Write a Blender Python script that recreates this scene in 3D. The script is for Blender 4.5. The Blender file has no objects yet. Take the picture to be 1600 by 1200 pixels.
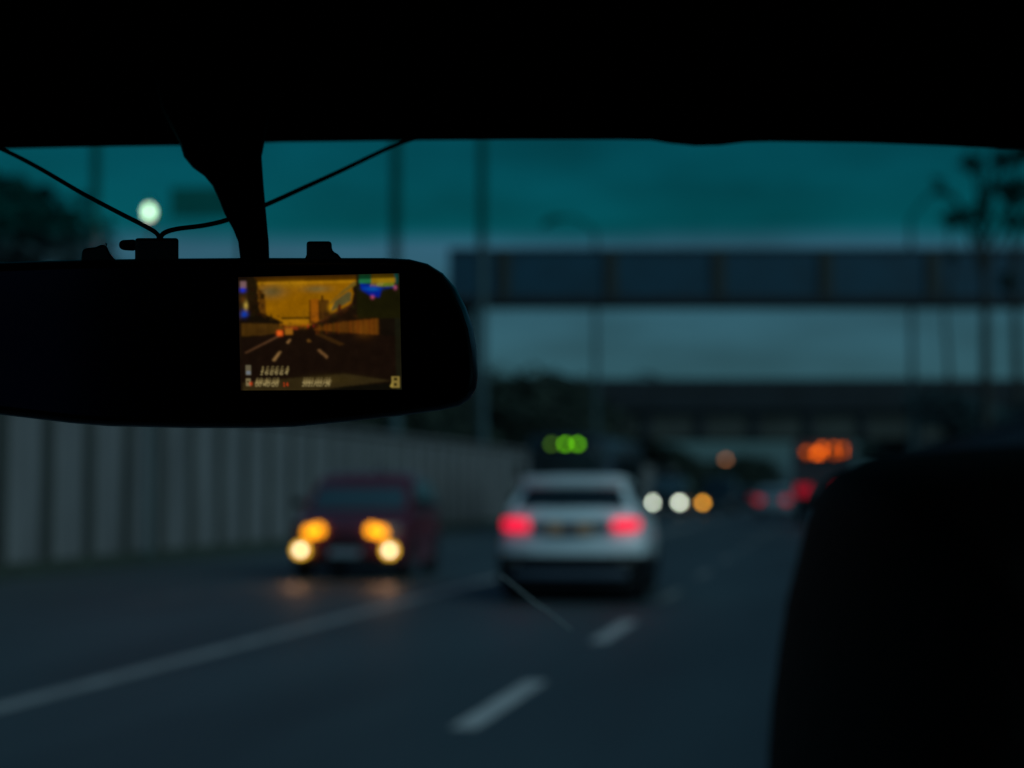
import bpy, math, random
import numpy as np
from mathutils import Vector, Matrix
R = math.radians
random.seed(7)
SC = bpy.context.scene
COL = SC.collection

# ------------------------------------------------------------------ camera, sky, sun, exposure
F = 2800.0                      # focal length in photo pixels (1600 wide)
EYE = 1.45
PITCH = math.atan(162 / F)
YAW = math.atan(510 / F * math.cos(PITCH))
cd = bpy.data.cameras.new('camera')
cam = bpy.data.objects.new('camera', cd)
COL.objects.link(cam)
cam.location = (0, 0, EYE)
cam.rotation_euler = (R(90) + PITCH, 0, YAW)
cd.sensor_width = 36
cd.lens = 36 * F / 1600
cd.clip_start = 0.02
cd.clip_end = 6000
cd.dof.use_dof = True
cd.dof.focus_distance = 0.80
cd.dof.aperture_fstop = (36 * F / 1600) / 8.5
SC.camera = cam
CM = Matrix.Translation((0, 0, EYE)) @ cam.rotation_euler.to_matrix().to_4x4()

EXPOSURE = -1.15
K = 2 ** (-EXPOSURE)
SUN_EL, SUN_AZ = R(36), R(118)      # soft dusk light from behind the camera car
w = bpy.data.worlds.new('World')
SC.world = w
w.use_nodes = True
wn = w.node_tree
for n in list(wn.nodes):
    wn.nodes.remove(n)
wo = wn.nodes.new('ShaderNodeOutputWorld')
bg = wn.nodes.new('ShaderNodeBackground')
sky = wn.nodes.new('ShaderNodeTexSky')
sky.sky_type = 'NISHITA'
sky.sun_disc = False
sky.sun_elevation = SUN_EL
sky.sun_rotation = SUN_AZ
sky.air_density = 1.0
sky.dust_density = 1.2
tint = wn.nodes.new('ShaderNodeMix'); tint.data_type = 'RGBA'; tint.blend_type = 'MULTIPLY'
tint.inputs[0].default_value = 1.0
wn.links.new(sky.outputs[0], tint.inputs[6])
tc = wn.nodes.new('ShaderNodeTexCoord')
cl = wn.nodes.new('ShaderNodeTexNoise'); cl.inputs['Scale'].default_value = 7.0; cl.inputs['Detail'].default_value = 3.0
mp = wn.nodes.new('ShaderNodeMapping'); mp.inputs['Scale'].default_value = (1.3, 1.3, 4.5)
wn.links.new(tc.outputs['Generated'], mp.inputs[0]); wn.links.new(mp.outputs[0], cl.inputs['Vector'])
cr = wn.nodes.new('ShaderNodeValToRGB')
cr.color_ramp.elements[0].position = 0.30; cr.color_ramp.elements[0].color = (0.21, 0.51, 0.61, 1)
cr.color_ramp.elements[1].position = 0.66; cr.color_ramp.elements[1].color = (0.31, 0.79, 0.98, 1)
wn.links.new(cl.outputs['Fac'], cr.inputs[0]); wn.links.new(cr.outputs[0], tint.inputs[7])
sz = wn.nodes.new('ShaderNodeSeparateXYZ'); wn.links.new(tc.outputs['Generated'], sz.inputs[0])
hz = wn.nodes.new('ShaderNodeMapRange'); hz.inputs['From Min'].default_value = 0.0; hz.inputs['From Max'].default_value = 0.10
wn.links.new(sz.outputs['Z'], hz.inputs['Value'])
hm = wn.nodes.new('ShaderNodeMix'); hm.data_type = 'RGBA'; hm.inputs[6].default_value = (.52, .58, .80, 1); hm.inputs[7].default_value = (1, 1, 1, 1)
wn.links.new(hz.outputs[0], hm.inputs[0])
h2 = wn.nodes.new('ShaderNodeMix'); h2.data_type = 'RGBA'; h2.blend_type = 'MULTIPLY'; h2.inputs[0].default_value = 1.0
wn.links.new(tint.outputs[2], h2.inputs[6]); wn.links.new(hm.outputs[2], h2.inputs[7])
wn.links.new(h2.outputs[2], bg.inputs['Color'])
bg.inputs['Strength'].default_value = 0.070
wn.links.new(bg.outputs[0], wo.inputs[0])
sd = bpy.data.lights.new('sun', 'SUN')
sun = bpy.data.objects.new('sun', sd); COL.objects.link(sun)
sd.energy = 1.75; sd.angle = R(50); sd.color = (0.62, 0.93, 1.0)
sdir = Vector((math.sin(SUN_AZ) * math.cos(SUN_EL), math.cos(SUN_AZ) * math.cos(SUN_EL), math.sin(SUN_EL)))
sun.rotation_euler = sdir.to_track_quat('Z', 'Y').to_euler()
sun.location = (0, 0, 50)
SC.view_settings.view_transform = 'Standard'
SC.view_settings.look = 'None'
SC.view_settings.exposure = EXPOSURE
SC.view_settings.gamma = 1
SC.view_settings.use_curve_mapping = False
SC.cycles.use_denoising = True
SC.cycles.use_adaptive_sampling = False
SC.cycles.max_bounces = 5
SC.cycles.transparent_max_bounces = 16
SC.cycles.sample_clamp_indirect = 4.0

# ------------------------------------------------------------------ helpers
def CP(px, py, t):               # point seen at photo pixel (px, py), t metres in front of the lens
    return CM @ Vector(((px - 800) / F * t, (600 - py) / F * t, -t))
def WP(px, py, D):               # the same at road distance D
    d = (CM.to_3x3() @ Vector(((px - 800) / F, (600 - py) / F, -1)))
    s = D / d.y
    return Vector((0, 0, EYE)) + d * s
def lat(px, D):
    return WP(px, 762, D).x

def mat(name, col, rough=0.6, metal=0.0, spec=0.5, noise=0.0, nscale=3.0, coat=0.0, bump=0.0, stretch=(1, 1, 1)):
    m = bpy.data.materials.new(name); m.use_nodes = True
    nt = m.node_tree; b = nt.nodes['Principled BSDF']
    b.inputs['Base Color'].default_value = (*col, 1)
    b.inputs['Roughness'].default_value = rough
    b.inputs['Metallic'].default_value = metal
    b.inputs['Specular IOR Level'].default_value = spec
    b.inputs['Coat Weight'].default_value = coat
    if noise or bump:
        tcn = nt.nodes.new('ShaderNodeTexCoord'); mpn = nt.nodes.new('ShaderNodeMapping')
        mpn.inputs['Scale'].default_value = stretch
        nz = nt.nodes.new('ShaderNodeTexNoise'); nz.inputs['Scale'].default_value = nscale; nz.inputs['Detail'].default_value = 6
        nt.links.new(tcn.outputs['Object'], mpn.inputs[0]); nt.links.new(mpn.outputs[0], nz.inputs['Vector'])
        if noise:
            r = nt.nodes.new('ShaderNodeValToRGB')
            r.color_ramp.elements[0].position = 0.3; r.color_ramp.elements[1].position = 0.7
            r.color_ramp.elements[0].color = (*[c * (1 - noise) for c in col], 1)
            r.color_ramp.elements[1].color = (*[min(1, c * (1 + noise)) for c in col], 1)
            nt.links.new(nz.outputs['Fac'], r.inputs[0]); nt.links.new(r.outputs[0], b.inputs['Base Color'])
        if bump:
            bp = nt.nodes.new('ShaderNodeBump'); bp.inputs['Strength'].default_value = bump; bp.inputs['Distance'].default_value = 0.01
            nt.links.new(nz.outputs['Fac'], bp.inputs['Height']); nt.links.new(bp.outputs[0], b.inputs['Normal'])
    return m
def emis(name, col, s):
    m = bpy.data.materials.new(name); m.use_nodes = True
    b = m.node_tree.nodes['Principled BSDF']
    b.inputs['Base Color'].default_value = (*[c * 0.3 for c in col], 1)
    b.inputs['Roughness'].default_value = 0.2
    b.inputs['Emission Color'].default_value = (*col, 1)
    b.inputs['Emission Strength'].default_value = s * K
    return m
M = dict(
    asphalt=mat('asphalt', (0.044, 0.066, 0.072), 0.62, noise=0.30, nscale=0.7, bump=0.4, stretch=(1, .14, 1)),
    asphalt_fine=None,
    line=mat('road_paint', (0.33, 0.33, 0.32), 0.6, noise=0.25, nscale=2.0),
    dash=mat('fresh_road_paint', (0.60, 0.58, 0.55), 0.6, noise=0.2, nscale=2.0),
    faded=mat('faded_road_paint', (0.21, 0.21, 0.20), 0.6, noise=0.4, nscale=1.2),
    worn=mat('worn_paint', (0.10, 0.11, 0.11), 0.6, noise=0.5, nscale=1.5),
    grass=mat('dark_turf', (0.030, 0.045, 0.022), 0.9, noise=0.4, nscale=0.4),
    concrete=mat('wall_concrete', (0.155, 0.152, 0.155), 0.85, noise=0.22, nscale=0.9, stretch=(1, 1, .4)),
    recess=mat('wall_recess_shade', (0.030, 0.034, 0.030), 0.9, noise=0.2, nscale=1.5),  # dark colour stands for the shade between the ribs
    kerb=mat('mossy_kerb', (0.035, 0.050, 0.036), 0.9, noise=0.35, nscale=2.0),
    bridgepanel=mat('blue_parapet', (0.002, 0.054, 0.094), 0.6, noise=0.18, nscale=0.6),
    bridgepost=mat('brown_post', (0.026, 0.032, 0.026), 0.7),
    bridgedark=mat('dark_girder', (0.012, 0.018, 0.024), 0.8, noise=0.3, nscale=0.5),
    bridgeweb=mat('girder_web', (0.070, 0.075, 0.066), 0.85, noise=0.25, nscale=0.4),
    pole=mat('galvanised_post', (0.040, 0.085, 0.095), 0.55, metal=0.0, noise=0.2),
    bark=mat('bark', (0.03, 0.03, 0.025), 0.9, noise=0.3, nscale=5),
    leaf=mat('leaf', (0.028, 0.045, 0.032), 0.85, noise=0.5, nscale=0.6),
    leafb=mat('leaf_blue', (0.026, 0.060, 0.066), 0.85, noise=0.5, nscale=0.6),
    white=mat('white_paint', (0.80, 0.88, 0.90), 0.32, coat=0.5),
    red=mat('dark_red_paint', (0.125, 0.014, 0.026), 0.34, coat=0.6),
    navy=mat('dark_blue_paint', (0.012, 0.030, 0.045), 0.35, coat=0.5),
    grey=mat('grey_paint', (0.10, 0.15, 0.17), 0.4, coat=0.4),
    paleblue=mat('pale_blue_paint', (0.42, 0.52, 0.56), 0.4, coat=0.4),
    dusty=mat('dusty_truck_paint', (0.070, 0.066, 0.075), 0.6, noise=0.2),
    buspaint=mat('bus_paint', (0.016, 0.030, 0.038), 0.45, coat=0.3),
    glass=mat('car_glass', (0.01, 0.02, 0.024), 0.08, spec=0.9),
    rglass=mat('reflecting_glass', (0.050, 0.095, 0.115), 0.14, spec=0.9),
    plastic=mat('black_plastic', (0.004, 0.006, 0.008), 0.6, spec=0.2),
    silver=mat('satin_trim', (0.08, 0.105, 0.14), 0.5, spec=.3),
    tyre=mat('tyre_rubber', (0.008, 0.008, 0.009), 0.85),
    rim=mat('wheel_rim', (0.10, 0.11, 0.12), 0.4, metal=0.8),
    plate=mat('number_plate', (0.30, 0.36, 0.40), 0.5),
    yplate=mat('amber_plate', (0.75, 0.36, 0.18), 0.5),
    hous=mat('mirror_housing', (0.005, 0.006, 0.006), 0.33, spec=0.5),
    mglass=mat('mirror_face', (0.0008, 0.0008, 0.0024), 0.12, spec=0.5),
    rubber=mat('black_rubber', (0.004, 0.006, 0.006), 0.6, spec=0.2),
    liner=mat('black_headliner', (0.0022, 0.0024, 0.0024), 0.95, spec=0.05),
    leather=mat('black_leather', (0.0042, 0.0032, 0.0026), 0.65, spec=0.12, bump=0.15, nscale=120),
    dimlamp=mat('unlit_lens', (0.20, 0.20, 0.18), 0.2),
)

M['mglass'].node_tree.nodes['Principled BSDF'].inputs['Specular Tint'].default_value = (.35, .4, 1.0, 1)
def mesh_obj(name, verts, faces, m, parent=None, smooth=False, bevel=0.0, seg=2, angle=35):
    me = bpy.data.meshes.new(name)
    me.from_pydata([tuple(v) for v in verts], [], faces)
    me.update()
    me.materials.append(m)
    if smooth:
        me.shade_smooth() if hasattr(me, 'shade_smooth') else None
        try: me.set_sharp_from_angle(angle=R(angle))
        except Exception: pass
    o = bpy.data.objects.new(name, me)
    COL.objects.link(o)
    if parent: o.parent = parent
    if bevel:
        b = o.modifiers.new('bevel', 'BEVEL'); b.width = bevel; b.segments = seg; b.limit_method = 'ANGLE'; b.angle_limit = R(30)
    return o
class MB:
    def __init__(s): s.v = []; s.f = []
    def add(s, verts, faces):
        o = len(s.v); s.v += [Vector(v) for v in verts]; s.f += [tuple(i + o for i in f) for f in faces]; return s
    def box(s, x0, x1, y0, y1, z0, z1):
        return s.add([(x0,y0,z0),(x1,y0,z0),(x1,y1,z0),(x0,y1,z0),(x0,y0,z1),(x1,y0,z1),(x1,y1,z1),(x0,y1,z1)],
                     [(0,3,2,1),(4,5,6,7),(0,1,5,4),(1,2,6,5),(2,3,7,6),(3,0,4,7)])
    def tube(s, pts, rad, n=10, cap=True):
        pts = [Vector(p) for p in pts]; rads = rad if isinstance(rad, (list, tuple)) else [rad] * len(pts)
        rings = []; up = None
        for i, p in enumerate(pts):
            d = (pts[min(i+1, len(pts)-1)] - pts[max(i-1, 0)]).normalized()
            if up is None: up = d.orthogonal().normalized()
            a = (up - d * up.dot(d)).normalized(); up = a; b = d.cross(a)
            rings.append([p + (a * math.cos(2*math.pi*k/n) + b * math.sin(2*math.pi*k/n)) * rads[i] for k in range(n)])
        return s.loft(rings, cap)
    def loft(s, rings, cap=True, closed=True):
        n = len(rings[0]); v = [p for r in rings for p in r]; f = []
        for i in range(len(rings)-1):
            for k in range(n if closed else n-1):
                k2 = (k+1) % n
                f.append((i*n+k, i*n+k2, (i+1)*n+k2, (i+1)*n+k))
        if cap:
            f.append(tuple(range(n-1, -1, -1))); f.append(tuple((len(rings)-1)*n + k for k in range(n)))
        return s.add(v, f)
    def cyl(s, c, axis, r, h, n=20):
        c = Vector(c); a = Vector(axis).normalized()
        return s.tube([c - a*h/2, c + a*h/2], r, n)
    def build(s, name, m, parent=None, origin=None, **k):
        v = s.v if origin is None else [p - Vector(origin) for p in s.v]
        return mesh_obj(name, v, s.f, m, parent, **k)
def tag(o, label=None, cat=None, group=None, kind=None):
    if label: o['label'] = label
    if cat: o['category'] = cat
    if group: o['group'] = group
    if kind: o['kind'] = kind
    return o
def thing(name, loc, label, cat, group=None, rz=0.0):
    o = bpy.data.objects.new(name, None); COL.objects.link(o)
    o.location = loc; o.rotation_euler = (0, 0, rz); o.empty_display_size = 0.2
    return tag(o, label, cat, group)
def copy_tree(o, parent=None):
    c = o.copy(); COL.objects.link(c)
    if parent: c.parent = parent
    for ch in [q for q in o.children]: copy_tree(ch, c)
    return c

# ------------------------------------------------------------------ ground, road, markings
def sheet(name, x0, x1, y0, y1, z, m):
    o = mesh_obj(name, [(x0,y0,z),(x1,y0,z),(x1,y1,z),(x0,y1,z)], [(0,1,2,3)], m)
    return tag(o, kind='structure')
sheet('ground', -1500, 1500, -300, 4000, -0.02, M['grass'])
sheet('road', -13.1, 4.2, -60, 1600, 0.0, M['asphalt'])
ln = MB(); ln.add([(-5.55,-40,.004),(-5.35,-40,.004),(-5.35,900,.004),(-5.55,900,.004)], [(0,1,2,3)])
tag(ln.build('centre_line_marking', M['line']), kind='structure')
def dashes(name, x, y0, m, wd=.15, L=2.7, P=6.15, n=60, i0=0):
    b = MB()
    for i in range(i0, n):
        y = y0 + i*P
        b.add([(x-wd/2,y,.004),(x+wd/2,y,.004),(x+wd/2,y+L,.004),(x-wd/2,y+L,.004)], [(0,1,2,3)])
    return tag(b.build(name, m), kind='structure')
dashes('lane_dash_marking', -2.24, 10.65 - 6.15*4, M['dash'], wd=.17, n=6)
dashes('lane_dash_marking', -2.24, 10.65 - 6.15*4, M['faded'], wd=.15, i0=6, L=2.4)
dashes('faded_lane_marking', -8.75, 9.0, M['worn'], wd=.2)
kb = MB(); kb.box(-13.3, -12.95, -30, 800, 0.0, .13)
tag(kb.build('kerb', M['kerb'], bevel=.02), kind='structure')
kb = MB(); kb.box(3.75, 4.0, -30, 800, 0.0, .13)
tag(kb.build('kerb', M['kerb'], bevel=.02), kind='structure')

# ------------------------------------------------------------------ retaining walls
def wall(xf, sgn, label, y0, y1, pitch, phase):
    # xf: front plane of the projecting panels; sgn: direction away from the road
    t = thing('retaining_wall', (xf, y0, 0), label, 'wall')
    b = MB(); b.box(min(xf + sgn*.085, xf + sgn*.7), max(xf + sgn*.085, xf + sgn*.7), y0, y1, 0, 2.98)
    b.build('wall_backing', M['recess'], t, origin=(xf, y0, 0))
    b = MB()
    n = int((y1-y0)/pitch)
    for i in range(n):
        y = y0 + phase + i*pitch
        xs = (xf, xf + sgn*.09)
        # splayed panel: narrower at the front
        v = []
        for z in (.22, 2.9):
            v += [(xs[1], y, z), (xs[0], y+.07, z), (xs[0], y+pitch*.60, z), (xs[1], y+pitch*.66, z)]
        b.add(v, [(0,1,5,4),(1,2,6,5),(2,3,7,6),(0,3,2,1),(4,5,6,7)])
    b.build('ribbed_panel', M['concrete'], t, origin=(xf, y0, 0))
    b = MB(); b.box(min(xf-sgn*.03, xf+sgn*.72), max(xf-sgn*.03, xf+sgn*.72), y0, y1, 2.983, 3.10)
    b.build('coping', M['concrete'], t, origin=(xf, y0, 0), bevel=.015)
    b = MB(); b.box(min(xf-sgn*.02, xf+sgn*.215), max(xf-sgn*.02, xf+sgn*.215), y0, y1, 0, .215)
    b.build('plinth', M['kerb'], t, origin=(xf, y0, 0))
    return t
wall(-13.3, -1, 'tall grey concrete wall with upright ribs, behind the dark red car', 10, 150, 1.74, .05)
wall(4.1, 1, 'low-lit concrete wall past the dark headrest, under the roadside trees', -5, 150, 1.65, .3)

# ------------------------------------------------------------------ bridges (square to the line of sight)
def bridge_root(name, px, D, label, cat='bridge'):
    p = WP(px, 762, D)
    return thing(name, (p.x, p.y, 0), label, cat, rz=YAW)
fb = bridge_root('footbridge', 700, 80 , 'higher blue-panelled footbridge crossing over the road in front of the sky')
D1 = (CM.inverted() @ WP(700, 762, 80)).z * -1
pm = F / D1
zb, zt = EYE + (762-474)/pm - .9*0, EYE + (762-385)/pm
Lb = 34.0
b = MB(); b.box(0, Lb, 0, 2.4, zb, zb+.38); b.build('deck_girder', M['bridgedark'], fb, bevel=.03)
b = MB(); b.box(0, Lb, .18, .24, zb+.385, zt-.16); b.build('parapet_panel', M['bridgepanel'], fb)
b = MB(); b.box(0, Lb, 2.16, 2.22, zb+.385, zt-.16); b.build('parapet_panel', M['bridgepanel'], fb)
b = MB(); b.box(0, Lb, .12, .30, zt-.155, zt); b.build('top_rail', M['bridgedark'], fb, bevel=.02)
b = MB(); b.box(0, Lb, 2.1, 2.28, zt-.155, zt); b.build('top_rail', M['bridgedark'], fb, bevel=.02)
for i in range(8):
    x = (788-700)/pm + i*169/pm
    if x > Lb: break
    b = MB(); b.box(x-.27, x+.27, .04, .17, zb+.39, zt-.17); b.build('parapet_post', M['bridgepost'], fb)
for x in (.4, Lb-1.2):
    b = MB(); b.box(x, x+.8, .8, 1.6, 0, zb); b.build('pier', M['bridgedark'], fb, bevel=.05)

D = 125
rb = bridge_root('road_bridge', 560, D, 'lower dark concrete road bridge spanning the road beyond the footbridge')
D2 = (CM.inverted() @ WP(560, 762, D)).z * -1
pm2 = F / D2
zb2, zt2 = EYE + (762-685)/pm2, EYE + (762-592)/pm2
L2 = 62
b = MB(); b.box(0, L2, .25, 9, zb2, zb2+(zt2-zb2)*.46); b.build('girder', M['bridgeweb'], rb)
for i in range(16):
    x = 1 + i*3.9
    b = MB(); b.box(x, x+.6, -.05, .245, zb2+.05, zb2+(zt2-zb2)*.46-.01); b.build('stiffener', M['bridgedark'], rb)
b = MB(); b.box(0, L2, -.35, 9.6, zb2+(zt2-zb2)*.46+.003, zb2+(zt2-zb2)*.60); b.build('deck_slab', M['bridgedark'], rb, bevel=.04)
b = MB(); b.box(0, L2, -.3, 0, zb2+(zt2-zb2)*.60+.003, zt2); b.build('parapet', M['bridgedark'], rb, bevel=.04)
b = MB(); b.box(0, 11.5, .3, 8.9, 0, zb2-.003); b.build('abutment', M['bridgedark'], rb, bevel=.05)
b = MB(); b.box((1420-560)/pm2, L2, .3, 8.9, 0, zb2-.003); b.build('abutment', M['bridgedark'], rb, bevel=.05)

# ------------------------------------------------------------------ posts and lamps
def post(px, D, rtop, rbase, H, label, group=None, side_x=None):
    p = WP(px, 762, D)
    t = thing('lighting_mast', (p.x, p.y, 0), label, 'mast', group)
    b = MB(); b.tube([(0,0,.35),(0,0,H*.5),(0,0,H)], [rbase, (rbase+rtop)/2, rtop], 14); b.build('mast_shaft', M['pole'], t, smooth=True)
    b = MB(); b.cyl((0,0,.18), (0,0,1), rbase*1.9, .36, 12); b.build('base_collar', M['bridgedark'], t, bevel=.02)
    b = MB(); b.box(-.5, .5, -.22, .22, H, H+.22); b.build('lamp_head', M['pole'], t, bevel=.05)
    return t, p
post(617, 55, .15, .19, 17.5, 'tall dark mast rising behind the cable that runs up to the right', 'tall masts along the far verge')
post(753, 70, .16, .21, 19.5, 'tall dark mast crossing in front of the end of the footbridge', 'tall masts along the far verge')
t, p = post(143, 32.5, .08, .11, 10.5, 'tall dark mast left of the glowing white lamp', 'tall masts along the far verge')
# lit lamp beside it
D = 32.5
q = WP(233, 331, D)
sl = thing('street_lamp', (q.x, q.y, 0), 'lit street lamp glowing round and white above the mirror', 'street lamp')
zl = q.z
b = MB(); b.tube([(0,.12,0),(0,.12,zl*.5),(0,.12,zl+.28)], [.055,.045,.035], 10); b.build('post', M['pole'], sl, smooth=True)
b = MB(); b.tube([(0,.12,zl+.26),(0,0,zl+.24),(0,0,zl+.2)], .03, 8); b.build('bracket', M['pole'], sl)
g = MB()
rings = []
for k in range(9):
    a = math.pi*k/8
    rings.append([Vector((max(1e-3,math.sin(a))*.085*math.cos(2*math.pi*j/16), max(1e-3,math.sin(a))*.085*math.sin(2*math.pi*j/16), zl+math.cos(a)*.12)) for j in range(16)])
g.loft(rings); g.build('globe', emis('sodium_globe', (1.0, .088, .072), 56), sl, smooth=True)

def arm_lamp(px, D, H, label, reach, sgn, drop=.7):
    p = WP(px, 762, D)
    t = thing('street_lamp', (p.x, p.y, 0), label, 'street lamp', 'unlit street lamps by the footbridge', rz=YAW)
    b = MB(); b.tube([(0,0,0),(0,0,H*.5),(0,0,H)], [.17,.13,.10], 12); b.build('post', M['pole'], t, smooth=True)
    pts = [Vector((sgn*reach*s, 0, H + 1.0*math.sin(s*math.pi*.55) - drop*s*s)) for s in [i/8 for i in range(9)]]
    b = MB(); b.tube(pts, .07, 8); b.build('lamp_arm', M['pole'], t, smooth=True)
    e = pts[-1]
    b = MB(); b.loft([[e+Vector((sgn*x, y, z)) for x, y, z in ring] for ring in (
        [(-.15,-.15,-.05),(-.15,.15,-.05),(-.15,.15,.1),(-.15,-.15,.1)],
        [(.5,-.2,-.25),(.5,.2,-.25),(.5,.2,.12),(.5,-.2,.12)],
        [(1.1,-.12,-.55),(1.1,.12,-.55),(1.1,.12,-.3),(1.1,-.12,-.3)])]); b.build('lamp_head', M['pole'], t, bevel=.03)
    return t
arm_lamp(932, 98, 15.6, 'slim unlit street lamp behind the left half of the footbridge', 1.9, -1, .2)
arm_lamp(1428, 92, 15.0, 'unlit street lamp with a curved arm near the roadside trees', 1.3, 1, -.4)
arm_lamp(985, 135, 9.3, 'short thin street lamp showing between the two bridges', 1.2, 1, .3)

# dim amber lamps far ahead
def amber_post(px, py, D, strength, label, r=.16):
    q = WP(px, py, D)
    t = thing('street_lamp', (q.x, q.y, 0), label, 'street lamp')
    b = MB(); b.tube([(0,.3,0),(0,.3,q.z+.2)], .06, 8); b.build('post', M['pole'], t)
    b = MB(); b.box(-.25, .25, -.12, .4, q.z+.17, q.z+.27); b.build('hood', M['bridgedark'], t)
    b = MB(); b.cyl((0, -.02, q.z), (0,0,1), r, .34, 12); b.build('lamp', emis('amber_glow', (1.0, .36, .13), strength), t)
amber_post(1134, 718, 190, 1.5, 'small dim orange street lamp far down the road under the lower bridge', .26)

# road sign seen past the mirror arm
q = WP(312, 322, 60)
rs = thing('road_sign', (q.x + 1.5, q.y, 0), 'dark rectangular road sign high on a post, left of the mirror arm', 'road sign', rz=YAW)
b = MB(); b.tube([(0,.15,0),(0,.15,q.z+.6)], .09, 10); b.build('post', M['pole'], rs)
b = MB(); b.box(-2.45, .25, -.03, .03, q.z-.42, q.z+.62); b.build('sign_panel', mat('weathered_sign_back', (.12,.20,.22), .7, noise=.25), rs, bevel=.02)
b = MB(); b.box(-2.2, .2, .035, .1, q.z-.05, q.z+.05); b.build('rail', M['pole'], rs)

# ------------------------------------------------------------------ trees
def leafcloud(clumps, n, size, seed):
    rng = np.random.default_rng(seed)
    V = []; Fc = []
    tot = sum(c[3]**2 for c in clumps)
    for (cx, cy, cz, r, fl) in clumps:
        k = max(8, int(n * r*r / tot))
        d = rng.normal(size=(k, 3)); d /= np.linalg.norm(d, axis=1)[:, None]
        rr = r * (0.45 + 0.6 * rng.random(k) ** .6) * (1 + .25*np.sin(d[:,0]*5+cx) * np.cos(d[:,2]*4+cz))
        P = d * rr[:, None] * np.array([1, 1, fl]) + np.array([cx, cy, cz])
        for p in P:
            a = rng.normal(size=3); a /= np.linalg.norm(a)
            c = np.cross(a, rng.normal(size=3)); c /= np.linalg.norm(c)
            s = size * (0.6 + .8*rng.random()); i = len(V)
            V += [p - a*s, p + c*s*.55, p + a*s, p - c*s*.55]
            Fc.append((i, i+1, i+2, i+3))
    return V, Fc
def tree(name, loc, H, W, label, seed, group, leafm, n=2600, size=.16, base=.3, sparse=False, crown_clumps=None):
    rnd = random.Random(seed)
    t = thing(name, loc, label, 'tree', group)
    tr = MB(); r0 = H*.018 + .05
    pts = [(rnd.uniform(-.02,.02)*H*s, rnd.uniform(-.02,.02)*H*s, H*.93*s) for s in (0,.25,.5,.75,1)]
    tr.tube(pts, [r0, r0*.85, r0*.65, r0*.4, r0*.12], 8)
    clumps = []
    nc = 15 if not sparse else 9
    for i in range(nc):
        s = base + (1-base) * (i+.5)/nc
        a = i*2.4 + rnd.random()
        prof = math.sin(math.pi * min(1, (s-base)/(1-base)*.85 + .15)) ** .7
        rad = W*.5*prof*rnd.uniform(.45,.8)
        c = Vector((math.cos(a)*rad, math.sin(a)*rad, H*s*.95))
        tr.tube([Vector((0,0,H*(s-.12))), c*.6 + Vector((0,0,H*(s-.12)*.4)), c], [r0*.35, r0*.22, r0*.08], 5)
        rr = W*rnd.uniform(.16,.26) * (0.62 if sparse else 1)
        clumps.append((c.x, c.y, c.z, rr, rnd.uniform(.55,.85)))
    if crown_clumps:
        for c in crown_clumps: clumps.append(c)
    tr.build('trunk', M['bark'], t)
    V, Fc = leafcloud(clumps, n, size, seed)
    mesh_obj('crown', V, Fc, leafm, t)
    return t
G1 = 'trees on the bank behind the ribbed wall'
q = WP(0, 762, 48)
tree('broadleaf_tree', (q.x-1.8, q.y, 0), 10.6, 11.5, 'tallest dark tree above the ribbed wall, at the far left beyond the cable', 3, G1, M['leafb'], 22000, .24, base=.12)
LW = ['dark bushy tree above the wall, mostly hidden behind the mirror',
      'dark bushy tree above the wall just below the right end of the mirror',
      'dark bushy tree on the bank behind the dark mast by the footbridge end',
      'dark bushy tree above the wall between the mast and the lower bridge end',
      'dark tree rising over the bank in front of the left end of the lower bridge',
      'rounded dark tree just left of the bus, under the lower bridge',
      'last dark tree of the bank, showing over the roof of the bus']
srcs = []
k = 0
for D, X, H in ((61,-18.5,6.6),(70,-18,6.0),(80,-18.5,6.4),(90,-18,6.8),(100,-18.2,7.6),(108,-17.5,8.2),(117,-16.8,7.6)):
    if k < 3:
        t = tree('broadleaf_tree', (X, D, 0), H, H*.95, LW[k], 20+k, G1, M['leaf'], 4200, .2, base=.1)
        srcs.append((t, H))
    else:
        s, h = srcs[k % 3]
        t = copy_tree(s); t.location = (X, D, 0); t.rotation_euler = (0,0,k*1.3); sc = H/h; t.scale = (sc, sc, sc)
    t['label'] = LW[k]
    k += 1
k = 0
for D, X, H in ((142,-15.6,5.6),(155,-16,5.5),(170,-16,5.2),(188,-16,5.0),(206,-16,4.6),(226,-16,4.2),(250,-16,3.8)):
    s, h = srcs[k % 3]; t = copy_tree(s); t.location = (X, D, 0); t.rotation_euler = (0,0,k*2.1+.4); sc = H/h; t.scale = (sc*1.1, sc*1.3, sc)
    t['label'] = 'small dark tree in the row beyond the lower bridge'; t['group'] = 'row of trees beyond the lower bridge'
    k += 1
for D, X, H in ((330,-21,6.5),(325,-17,7.0),(335,-13.5,6.6),(340,-27,6)):
    s, h = srcs[k % 3]; t = copy_tree(s); t.location = (X, D, 0); t.rotation_euler = (0,0,k*2.1+.4); sc = H/h; t.scale = (sc*1.2, sc*1.2, sc)
    t['label'] = 'distant dark green tree seen through the gap under the lower bridge'; t['group'] = 'distant trees under the lower bridge'
    k += 1
for D, X, H in ((147, 6.0, 6.2), (163, 5.6, 6.9), (182, 5.4, 7.4)):
    s, h = srcs[k % 3]; t = copy_tree(s); t.location = (X, D, 0); t.rotation_euler = (0,0,k*1.9); sc = H/h; t.scale = (sc*1.15, sc*1.1, sc)
    t['label'] = 'dark tree leaning over the kerb just beyond the lower bridge, past the truck'; t['group'] = 'kerbside trees beyond the lower bridge'
    k += 1
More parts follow.
